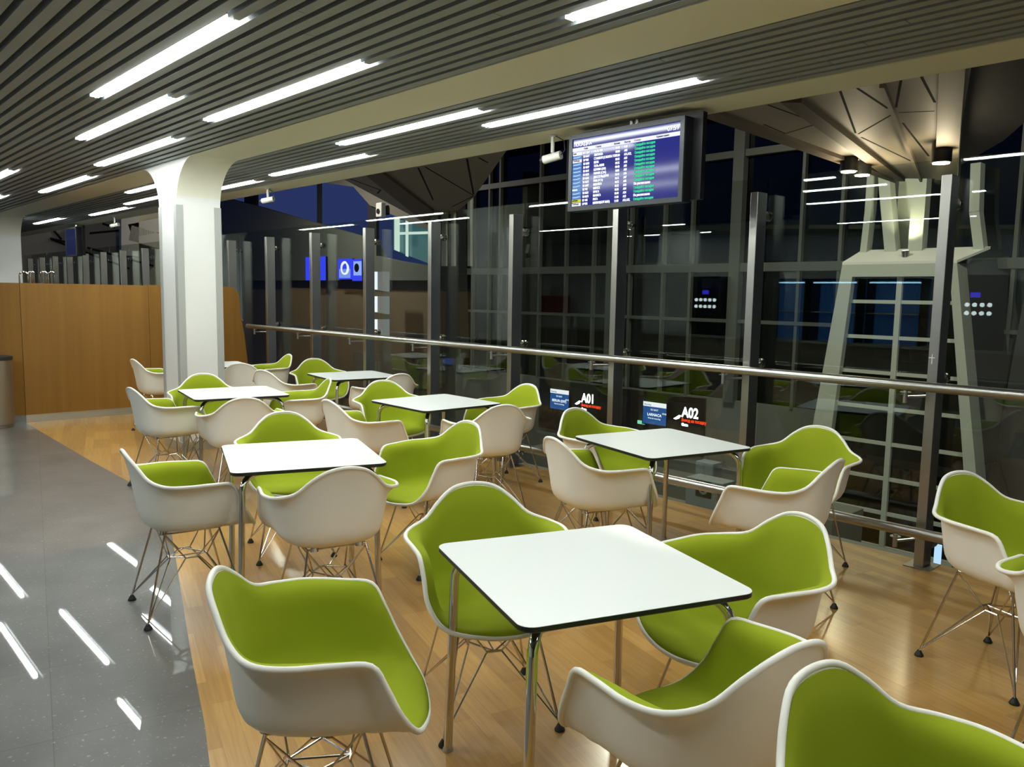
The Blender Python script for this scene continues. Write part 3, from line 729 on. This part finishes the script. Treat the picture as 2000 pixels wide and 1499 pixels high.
# lower hall furniture
def cab(u0, u1, v0, v1, y, m, name, label, cat):
    a, b_ = atY(u0, v0, y), atY(u1, v1, y); z0, z1 = min(a.z, b_.z), max(a.z, b_.z)
    t = empty(name, ((a.x+b_.x)/2, y, z0)); tag(t, label, cat); h = abs(b_.x-a.x)/2
    MB().box(-h, h, 0, .3, 0, z1-z0).build('body', m, t, bevel=.01)
    return t, h, z1-z0
t, h, H_ = cab(1357, 1394, 949, 907, 13.2, M_greybox, 'metal_cabinet', 'pale grey two door metal cabinet on the lower floor below gate A02', 'cabinet')
for s in (-1, 1): dd = MB().box(min(s*.01, s*(h-.01)), max(s*.01, s*(h-.01)), -.012, 0, .02, H_-.02).build('door', M_greybox, t); MB().lathe([(.02, 0), (.02, .02)], (s*.05, -.03, H_*.4), 10, 'y').build('handle', M_blk, dd)
cs = atY(1357, 952, 13.2); base = struct(MB().box(-14, -6, 13.0, 14.2, -5, cs.z).build('lower_platform', M_hall))
t, h, H_ = cab(1337, 1412, 1004, 946, 9.0, M_greybox, 'service_desk', 'grey service desk with round symbol on the lower floor, seen under the lower rail', 'desk')
MB().box(-.12, .12, -.012, 0, H_*.55, H_*.55+.22).build('symbol_plate', M_black, t); MB().lathe([(.07, 0), (.07, .004)], (0, -.018, H_*.55+.11), 20, 'y').build('symbol_ring', M_wl if 0 else M_base, t); MB().lathe([(.035, 0), (.035, .003)], (0, -.024, H_*.55+.11), 20, 'y').build('symbol_dot', M_black, t)
MB().box(-h+.1, -h+.3, -.012, 0, H_*.75, H_*.75+.05).build('red_label', mat('red label', (.4, .05, .03), .5), t)
ds = struct(MB().box(-10, -3, 8.9, 9.6, -5, atY(1337, 1004, 9).z).build('lower_plinth', M_hall))

# tower with glazed front
TY = 16.0
tw = empty('glazed_tower', (-6.4, TY, -5)); tag(tw, 'tapering pale steel tower with gridded glass front, at the right beyond the glass', 'tower')
def T(u, v, y=TY): p = atY(u, v, y); return p-Vector((-6.4, TY, -5))
def lin(p, q, z):  t = (z-p.z)/(q.z-p.z); return p+(q-p)*t
ol_, ol2 = atY(1645, 517, TY), atY(1580, 870, TY); il_, il2 = atY(1665, 535, TY), atY(1620, 865, TY)
or_, or2 = atY(1869, 514, TY), atY(1904, 900, TY); ir_, ir2 = atY(1855, 535, TY), atY(1880, 892, TY)
off = Vector((-6.4, TY, -5))
f = MB(); zt, zi = 2.30, 2.06
f.prism([lin(ol_, ol2, -5)-off, lin(il_, il2, -5)-off, lin(il_, il2, zi)-off, lin(ol_, ol2, zt)-off], (0, .5, 0))
f.prism([lin(ir_, ir2, -5)-off, lin(or_, or2, -5)-off, lin(or_, or2, zt)-off, lin(ir_, ir2, zi)-off], (0, .5, 0))
f.prism([lin(il_, il2, zi)-off, lin(ir_, ir2, zi)-off, lin(or_, or2, zt)-off, lin(ol_, ol2, zt)-off], (0, .5, 0))
f.build('portal_frame', M_tower, tw)
mm = MB(); z = 1.57
mm.box(-.05, .05, .085, .2, 0, zi+5)
while z > -5:
    a, b_ = lin(il_, il2, z)-off, lin(ir_, ir2, z)-off; mm.box(a.x, b_.x, .1, .22, z+5-.035, z+5+.035); z -= .70
mm.build('mullion_grid', M_tower, tw)
a, b_, c_, d_ = lin(il_, il2, -5)-off, lin(ir_, ir2, -5)-off, lin(ir_, ir2, zi)-off, lin(il_, il2, zi)-off
MB().prism([v+Vector((0, .16, 0)) for v in (a, b_, c_, d_)], (0, .01, 0)).build('front_glazing', M_fglass, tw)
tp = [lin(ol_, ol2, zt)-off, lin(or_, or2, zt)-off]
dpt = .6
MB().prism([tp[0], tp[1], tp[1]+Vector((.35, dpt, .27)), tp[0]+Vector((.12, dpt, .27))], (0, 0, .05)).build('top_ledge', mat('lamplit ledge', (.85, .85, .74), .55), tw)  # paler than the cladding: lamp light on the ledge put into its colour
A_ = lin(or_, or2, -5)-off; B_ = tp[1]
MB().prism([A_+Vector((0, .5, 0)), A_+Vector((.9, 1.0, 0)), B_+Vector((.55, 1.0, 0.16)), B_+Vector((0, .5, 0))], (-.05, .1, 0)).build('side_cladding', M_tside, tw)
MB().box(-1.0, .5, .35, .6, 3.35, 4.4).build('interior_panel', mat('beige interior panel', (.2, .165, .11), .6), tw)
def pw(u, v, y=16.6): return atY(u, v, y)-off
lg = MB()
for path, wd in (([(1690, 500), (1700, 415), (1706, 330)], .13), ([(1745, 508), (1733, 373), (1730, 330)], .22), ([(1790, 508), (1800, 373), (1803, 330)], .26), ([(1916, 490), (1907, 415), (1910, 320)], .17)):
    for q0, q1 in zip(path, path[1:]): bar(lg, pw(*q0), pw(*q1), wd, .25)
lg.build('upper_strut', M_tower, tw)
lg = MB(); q = [pw(1748, 505, 16.9), pw(1795, 505, 16.9), pw(1800, 340, 16.9), pw(1730, 340, 16.9)]; lg.prism(q, (0, .1, 0)); lg.build('recessed_panel', M_tower, tw)
def spot_up(u, v, y, label):
    p = atY(u, v, y); t = empty('uplight', p); tag(t, label, 'spotlight')
    d = Vector((-.05, -.1, 1)).normalized(); MB().tube([Vector((0, 0, .02)), d*.22], .07, 14).build('lamp_head', M_steel, t, smooth=True)
    MB().tube([d*.22, d*.226], .058, 14).build('lamp_lens', emis('warm lens', (1, .9, .7), 4), t); MB().box(-.09, .09, -.02, .02, 0, .1).build('bracket', M_blk, t)
    l = bpy.data.lights.new('uplight_beam', 'SPOT'); l.energy = 45; l.color = (1, .88, .62); l.spot_size = math.radians(120); l.spot_blend = .8; l.shadow_soft_size = .06
    lo = bpy.data.objects.new('uplight_beam', l); link(lo, t); lo.location = d*.3; lo.rotation_euler = (PI, 0, 0)
spot_up(1769, 512, 16.25, 'cylindrical uplight standing on top of the tower ledge')

# soffits under the hall roof
SZ = 3.45
so = slab('hall_soffit', [(1300, 196), (1740, 349), (1862, 349), (1897, 128), (1925, 20), (1450, 20)], SZ, M_soffit, .12, None, 'Z'); so.name = 'soffit_right'; struct(so)
sm = MB(); offz = Vector((0, 0, -.006))
def seam(mb, a, b_, z, wd=.022):
    p, q = atZ(*a, z), atZ(*b_, z); t = (q-p).normalized(); n = Vector((-t.y, t.x, 0))*wd/2; mb.prism([p-n, q-n, q+n, p+n], (0, 0, -.0015))
for a, b_ in (((1492, 243), (1534, 261)), ((1534, 261), (1593, 243)), ((1500, 205), (1577, 233)), ((1625, 260), (1697, 327)), ((1640, 175), (1671, 260)), ((1672, 171), (1734, 212)), ((1676, 262), (1740, 225)), ((1682, 268), (1782, 316)), ((1760, 155), (1750, 210)), ((1755, 220), (1825, 217)), ((1798, 147), (1826, 200)), ((1763, 240), (1814, 305)), ((1697, 327), (1722, 325))): seam(sm, a, b_, SZ)
sm.build('panel_seams', M_seam, so)
rb = MB(); rb.prism([atZ(u, v, SZ) for u, v in ((1525, 190), (1566, 190), (1768, 348), (1742, 348))], (0, 0, -.05)); rb.build('soffit_rib', M_soffit2, so)
rb = MB(); rb.prism([atZ(u, v, SZ) for u, v in ((1718, 158), (1728, 158), (1802, 348), (1797, 348))], (0, 0, -.06)); rb.build('soffit_rib', M_soffit, so)
rb = MB(); rb.prism([atZ(u, v, SZ) for u, v in ((1290, 190), (1312, 180), (1742, 340), (1750, 352))], (0, 0, -.05)); rb.build('soffit_fascia', M_soffit2, so)
struct(slab('soffit_beam', [(1834, 120), (1888, 105), (1868, 352), (1826, 352)], 3.36, mat('cream beam casing', (.42, .38, .27), .55), .1, None, 'Z'))
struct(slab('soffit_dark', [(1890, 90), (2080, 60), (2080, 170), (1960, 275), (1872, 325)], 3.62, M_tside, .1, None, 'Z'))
sl_ = struct(slab('soffit_left', [(600, 312), (835, 438), (862, 428), (880, 424), (925, 386), (1012, 262), (1030, 200), (600, 200)], 3.75, M_soffit, .12, None, 'Z'))
sm = MB()
for a, b_ in (((685, 350), (742, 371)), ((737, 378), (744, 371)), ((740, 342), (845, 408)), ((817, 328), (846, 391)), ((830, 326), (925, 382)), ((912, 310), (925, 380)), ((925, 383), (883, 404)), ((935, 308), (953, 318))): seam(sm, a, b_, 3.75, .035)
sm.build('panel_seams', M_seam, sl_)
rb = MB(); rb.prism([atZ(u, v, 3.75) for u, v in ((715, 336), (745, 330), (848, 410), (836, 436))], (0, 0, -.07)); rb.build('soffit_rib', M_soffit2, sl_)
def down(u, v, z, label, en=11):
    p = atZ(u, v, z); t = empty('soffit_downlight', p); tag(t, label, 'downlight', 'warm downlights under the hall soffit')
    MB().lathe([(.11, 0), (.11, SZ-z+.1)], seg=20).build('lamp_can', M_blk, t, smooth=True)
    MB().lathe([(.09, -.012), (.09, -.002)], seg=20).build('lamp_lens', emis('warm lens', (1, .82, .5), 22), t)
    l = bpy.data.lights.new('downlight_beam', 'POINT'); l.energy = en; l.color = (1, .84, .55); l.shadow_soft_size = .1
    lo = bpy.data.objects.new('downlight_beam', l); link(lo, t); lo.location = (0, 0, -.14)
down(1838, 318, 3.2, 'black cylindrical downlight glowing under the cream soffit beam')
down(1657, 335, 3.27, 'left of two small glowing downlights at the soffit edge'); down(1684, 342, 3.27, 'right of two small glowing downlights at the soffit edge')
# central support under the left soffit
cl = MB()
for u0, u1 in ((846, 851), (862, 871), (881, 886), (913, 918)):
    cl.prism([atY(u0, 520, 13.4), atY(u1, 520, 13.4), atY(u1, 380, 13.4), atY(u0, 380, 13.4)], (0, .08, 0))
cp = struct(cl.build('hall_column', M_tower))
struct(slab('hall_column_recess', [(850, 700), (900, 700), (892, 375), (850, 380)], 13.9, M_tside, .3))
# left end of the hall at dusk
struct(slab('wall_far_left', [(430, 395), (500, 410), (600, 440), (725, 470), (745, 505), (850, 522), (850, 760), (430, 760)], 16.4, M_brown, .3))
struct(slab('wall_far_left_upper', [(430, 384), (500, 402), (610, 434), (735, 470), (735, 500), (845, 525), (845, 548), (430, 548)], 16.1, M_hall, .2))
struct(slab('roof_edge', [(540, 345), (690, 365), (722, 401), (835, 449), (842, 436), (640, 318), (540, 312)], 16.2, mat('grey roof edge', (.16, .155, .13), .6), .3))
mb = MB()
for u0, u1, v0, v1 in ((619, 624, 350, 452), (477, 500, 350, 420), (718, 735, 395, 480)): mb.prism([atY(u0, v1, 16.3), atY(u1, v1, 16.3), atY(u1, v0, 16.3), atY(u0, v0, 16.3)], (0, .12, 0))
struct(mb.build('window_frame_left', M_dark))
lw = struct(slab('window_41', [(768, 425), (840, 445), (840, 516), (768, 488)], 17.2, mat('lit teal window', (.05, .1, .1), .2, emit=(.05, .12, .13), es=.6), .05))
mb = MB()
for pxs in ([(770, 425), (779, 427), (779, 492), (770, 488)], [(792, 430), (796, 431), (796, 502), (792, 500)], [(770, 454), (840, 452), (840, 457), (770, 459)]): mb.prism([atY(u, v, 17.1) for u, v in pxs], (0, .04, 0))
mb.build('window_bars', emis('lit white frame', (.7, .85, .75), .7), lw)
M_bs = emis('blue screen glow', (.035, .05, .75), 1.0)
def blue(u0, u1, v0, v1, label, pic=0):
    a, b_ = atY(u0, v1, 16.0), atY(u1, v0, 16.0); t = empty('advert_screen', ((a.x+b_.x)/2, 16.0, a.z)); tag(t, label, 'screen', 'blue advertising screens across the hall'); h = (b_.x-a.x)/2; H_ = b_.z-a.z
    MB().box(-h, h, .0, .1, 0, H_).build('housing', M_tv, t); d = MB().box(-h, h, -.02, 0, 0, H_).build('display', M_bs, t)
    if pic == 1:
        MB().box(-h*.8, h*.8, -.026, -.02, .05, H_*.5).build('picture_foot', emis('pale blue', (.2, .28, .8), .9), d)
        MB().tube([(math.cos(k*PI/10)*h*.45, -.03, H_*.55+math.sin(k*PI/10)*h*.45) for k in range(20)], .035, 6, closed=True).build('ring_picture', M_wt, d)
        MB().tube([(h*.1+math.cos(k*PI/10)*h*.5, -.03, H_*.52+math.sin(k*PI/10)*h*.42) for k in range(20)], .02, 6, closed=True).build('ring_picture', M_wt, d)
    if pic == 2:
        MB().box(-h*.7, h, -.026, -.02, H_*.25, H_*.9).build('picture_ground', emis('pale blue', (.3, .4, .9), .9), d)
        MB().lathe([(.16, 0), (.16, .01)], (0, -.035, H_*.6), 12, 'y').build('picture_shape', M_black, d)
    if pic == 0: MB().box(h*.35, h*.5, -.026, -.02, H_*.2, H_*.7).build('picture_text', M_wt, d)
blue(598, 636, 501, 548, 'blue lit advert screen partly hidden behind a steel post, left of the ring picture')
blue(661, 688, 505, 546, 'blue advert screen showing two pale rings', 1); blue(689, 707, 506, 549, 'blue advert screen with a dark shape on pale blue, cut by a steel post', 2)
M_ls = emis('lit panel', (.8, .8, .78), .16); ls = empty('lit_column', atY(735, 650, 15.4)); tag(ls, 'column of pale lit panels with dark gaps far across the hall', 'lit panel')
for v0, v1 in ((531, 566), (579, 610), (624, 656)):
    a, b_, c_, d_ = [atY(u, v, 15.4)-ls.location for u, v in ((731, v1), (756, v1+4), (756, v0), (731, v0))]; MB().prism([a, b_, c_, d_], (0, .1, 0)).build('panel', M_ls, ls)
    a, b_, c_, d_ = [atY(u, v, 15.3)-ls.location for u, v in ((731, v1), (735, v1), (735, v0), (731, v0))]; MB().prism([a, b_, c_, d_], (0, .05, 0)).build('bright_edge', M_wt, ls)
# end wall of the gallery, pale cladding with black joints
ew = struct(MB().box(-26.3, -26, 3.0, 9.2, -5, 7).build('wall_left', mat('pale end wall cladding', (.33, .31, .24), .6)))
sm = MB()
for a, b_ in (((107, 440), (132, 436)), ((100, 468), (252, 525)), ((98, 466), (132, 474)), ((175, 456), (248, 449)), ((248, 449), (248, 490)), ((170, 484), (300, 520)), ((120, 468), (96, 440)), ((200, 437), (225, 445))):
    p, q = atX(*a, -26), atX(*b_, -26); t = (q-p).normalized(); n = Vector((0, -t.z, t.y))*.03; sm.prism([p-n, q-n, q+n, p+n], (.01, 0, 0))
sm.build('cladding_joints', M_seam, ew)
hb = MB()
for a, b_, wd in (((252, 400), (252, 500), .5), ((252, 455), (330, 478), .45), ((252, 452), (330, 436), .4)): bar(hb, atX(*a, -25.8), atX(*b_, -25.8), .2, wd)
hb.build('gallery_brace', M_cream, ew)
struct(MB().box(-24.6, -24.5, -4, 5.0, -.12, 3.1).build('wall_gallery_end', M_tside))

# hall fill: unseen pendant lamps added high up to brighten floor and walls
def fill_lamp(x, y, z, en, label):
    t = empty('fill_lamp', (x, y, z)); tag(t, label, 'fill lamp', 'added fill lamps outside the photo')
    MB().lathe([(.3, 0), (.3, .2), (.05, .3)], seg=20).build('lamp_shade', M_tv, t, smooth=True); MB().tube([(0, 0, .28), (0, 0, 8.2-z)], .015, 8).build('lamp_rod', M_tv, t)
    l = bpy.data.lights.new('fill_lamp_beam', 'AREA'); l.shape = 'DISK'; l.size = .5; l.energy = en; l.color = (1, .93, .78)
    lo = bpy.data.objects.new('fill_lamp_beam', l); link(lo, t); lo.location = (0, 0, -.03)
fill_lamp(-9, 11.5, 6.8, 240, 'added fill lamp high above the lower floor, left of the tower'); fill_lamp(-2, 12, 6.8, 150, 'added fill lamp high above the lower floor, right of the tower')
fill_lamp(-25, 12.5, 6.8, 260, 'added fill lamp high above the far left of the lower floor')

# ------------------------------------------------------------------ cafe counter behind the camera, mirrored in the glass
struct(MB().box(-24.5, 3.2, -4.0, -3.9, 0, 3.1).build('wall_back', mat('grey cafe wall', (.55, .57, .54), .6)))
struct(MB().box(3.2, 3.3, -4.0, 5.0, 0, 3.1).build('wall_right', mat('dark side wall', (.05, .048, .042), .6)))
ct = empty('service_counter', (-9, -3.2, 0)); tag(ct, 'long dark wood service counter behind the camera, mirrored in the glass', 'counter')
MB().box(-5, 5.8, -.6, 0, 0, .82).build('counter_body', M_brown, ct); MB().box(-5.03, 5.83, -.63, .03, .82, .86).build('worktop', mat('pale worktop', (.3, .29, .26), .35), ct)
cm = empty('coffee_machine', (-13.35, -3.35, .86)); tag(cm, 'dark red coffee machine on the counter, mirrored in the glass', 'coffee machine')
MB().box(-.38, .38, -.25, .2, .3, .72).build('machine_head', mat('dark red enamel', (.22, .01, .03), .3), cm, bevel=.02); MB().box(-.3, .38, -.25, 0, 0, .3).build('machine_body', M_guard, cm); MB().lathe([(.09, .72), (.12, 1.0)], (-.2, 0, 0), 16).build('bean_hopper', M_wplast, cm, smooth=True)
cu = MB().lathe([(.035, 0), (.045, .26)], (0, 0, 0), 16).build('paper_cups', M_wplast, loc=(-12.55, -3.3, .86)); tag(cu, 'stack of white paper cups beside the red coffee machine', 'cups')
M_dot = emis('button light', (.85, .95, 1), 5); M_bl = emis('blue display', (.06, .05, 1), 3)
def vend(x, label):
    t = empty('drinks_dispenser', (x, -3.45, .86)); tag(t, label, 'drinks dispenser', 'black drinks dispensers with lit buttons')
    MB().box(-.36, .36, -.3, 0, 0, 1.15).build('dispenser_body', M_tv, t); MB().box(-.07, .07, 0, .012, .80, .88).build('display', M_bl, t)
    for r in range(2):
        for c in range(5): MB().lathe([(.034, 0), (.034, .012)], ((c-2)*.105, 0, .56+r*.13), 12, 'y').build('button', M_dot, t)
vend(-9.17, 'black drinks dispenser with ten lit buttons, left of the two mirrored in the glass'); vend(-4.30, 'black drinks dispenser with ten lit buttons, right one mirrored beside the tower')
sh = empty('shelf_unit', (-16.8, -3.5, 0)); tag(sh, 'open wooden shelf unit with crockery, mirrored in the glass below the soffit', 'shelf unit')
MB().box(-1.4, 1.4, -.35, -.3, 0, 2.45).build('back_board', M_brown, sh)
for x in (-1.4, 0, 1.36): MB().box(x, x+.04, -.3, .05, 0, 2.45).build('side_board', M_brown, sh)
for z in (.9, 1.3, 1.7, 2.1, 2.43): MB().box(-1.36, 1.36, -.3, .05, z, z+.03).build('shelf', M_soffit, sh)
for i, (x, z) in enumerate(((-16.1, .93), (-15.8, .93), (-16.2, 1.33), (-15.9, 1.33), (-15.7, 1.33))):
    o = MB().lathe([(.05, 0), (.08, .12), (.09, .14)], seg=16).build('bowl', M_wplast, smooth=True, loc=(x, -3.6, z)); tag(o, 'pale bowl on the %s shelf of the wooden unit, %s from its right' % ('lowest' if z < 1 else 'second', ['second', 'first', 'third', 'second', 'first'][i]), 'bowl', 'bowls on the shelf unit')
M_bf = emis('cool cabinet light', (.45, .75, 1), 5); M_bb = mat('blue lit cabinet back', (.03, .09, .2), .5, emit=(.01, .05, .16), es=1)
for i, (x0, x1) in enumerate(((-7.8, -7.1), (-7.0, -6.15), (-6.0, -5.1))):
    t = empty('display_fridge', ((x0+x1)/2, -3.5, .86)); tag(t, 'blue lit display fridge, %s of the three mirrored in the glass by the tower' % ['left', 'middle', 'right'][i], 'fridge', 'blue lit display fridges')
    h = (x1-x0)/2; MB().box(-h, h, -.35, -.3, 0, 1.1).build('fridge_back', M_bb, t); MB().box(-h+.03, h-.03, -.05, -.02, 1.02, 1.045).build('light_strip', M_bf, t)
    MB().box(-h, -h+.03, -.35, 0, 0, 1.1).build('fridge_side', M_tv, t); MB().box(h-.03, h, -.35, 0, 0, 1.1).build('fridge_side', M_tv, t); MB().box(-h, h, -.35, 0, 1.07, 1.1).build('fridge_top', M_tv, t); MB().box(-h, h, -.3, 0, .5, .52).build('fridge_shelf', M_guard, t)

bd = empty('reflection_panel', (-8.45, -1.5, 2.15)); tag(bd, 'pale panel added in the cafe for a blurred pale rectangle mirrored in the glass', 'board')
MB().box(-.42, .42, -.02, .02, 0, .58).build('board_panel', mat('pale board', (.75, .78, .74), .6), bd)  # unseen panel, added to give the glass its blurred pale reflection
for x in (-.3, .3): MB().tube([(x, 0, .58), (x, 0, .65)], .006, 6).build('hanger', M_steel, bd)

q = atY(1820, 702, 4.953)
cm_ = MB(); p_ = P_h.parent
par = [o for o in bpy.data.objects if o.get('label', '').startswith('brushed steel post, first from the right')][0]
cm_.box(q.x-par.location.x-.002, q.x-par.location.x+.002, -.0016, -.0002, q.z-.028, q.z+.028); cm_.box(q.x-par.location.x-.016, q.x-par.location.x+.016, -.0022, -.0016, q.z+.006, q.z+.011)
cm_.build('cross_mark', M_top, par)
p = atY(1831, 1066, 8.0)
pl = MB().box(p.x-.025, p.x+.025, 8.0, 8.05, -5, p.z).build('lit_pylon', emis('pale blue glow', (.45, .65, .9), .9)); tag(pl, 'small pale blue lit strip low between the last steel post and the right chair', 'light strip')
p = atY(739, 410, 15.9)
sb = empty('sensor_box', (p.x, 15.9, p.z-.25)); tag(sb, 'small white sensor box with a dark front, up beside the dusk window', 'sensor')
MB().box(-.18, .18, 0, .2, 0, .5).build('sensor_housing', M_white, sb, bevel=.04); MB().lathe([(.09, 0), (.09, .02)], (0, -.03, .2), 14, 'y').build('sensor_eye', M_blk, sb)
MB().box(-.05, .05, .2, .42, .1, .4).build('bracket', M_blk, sb)
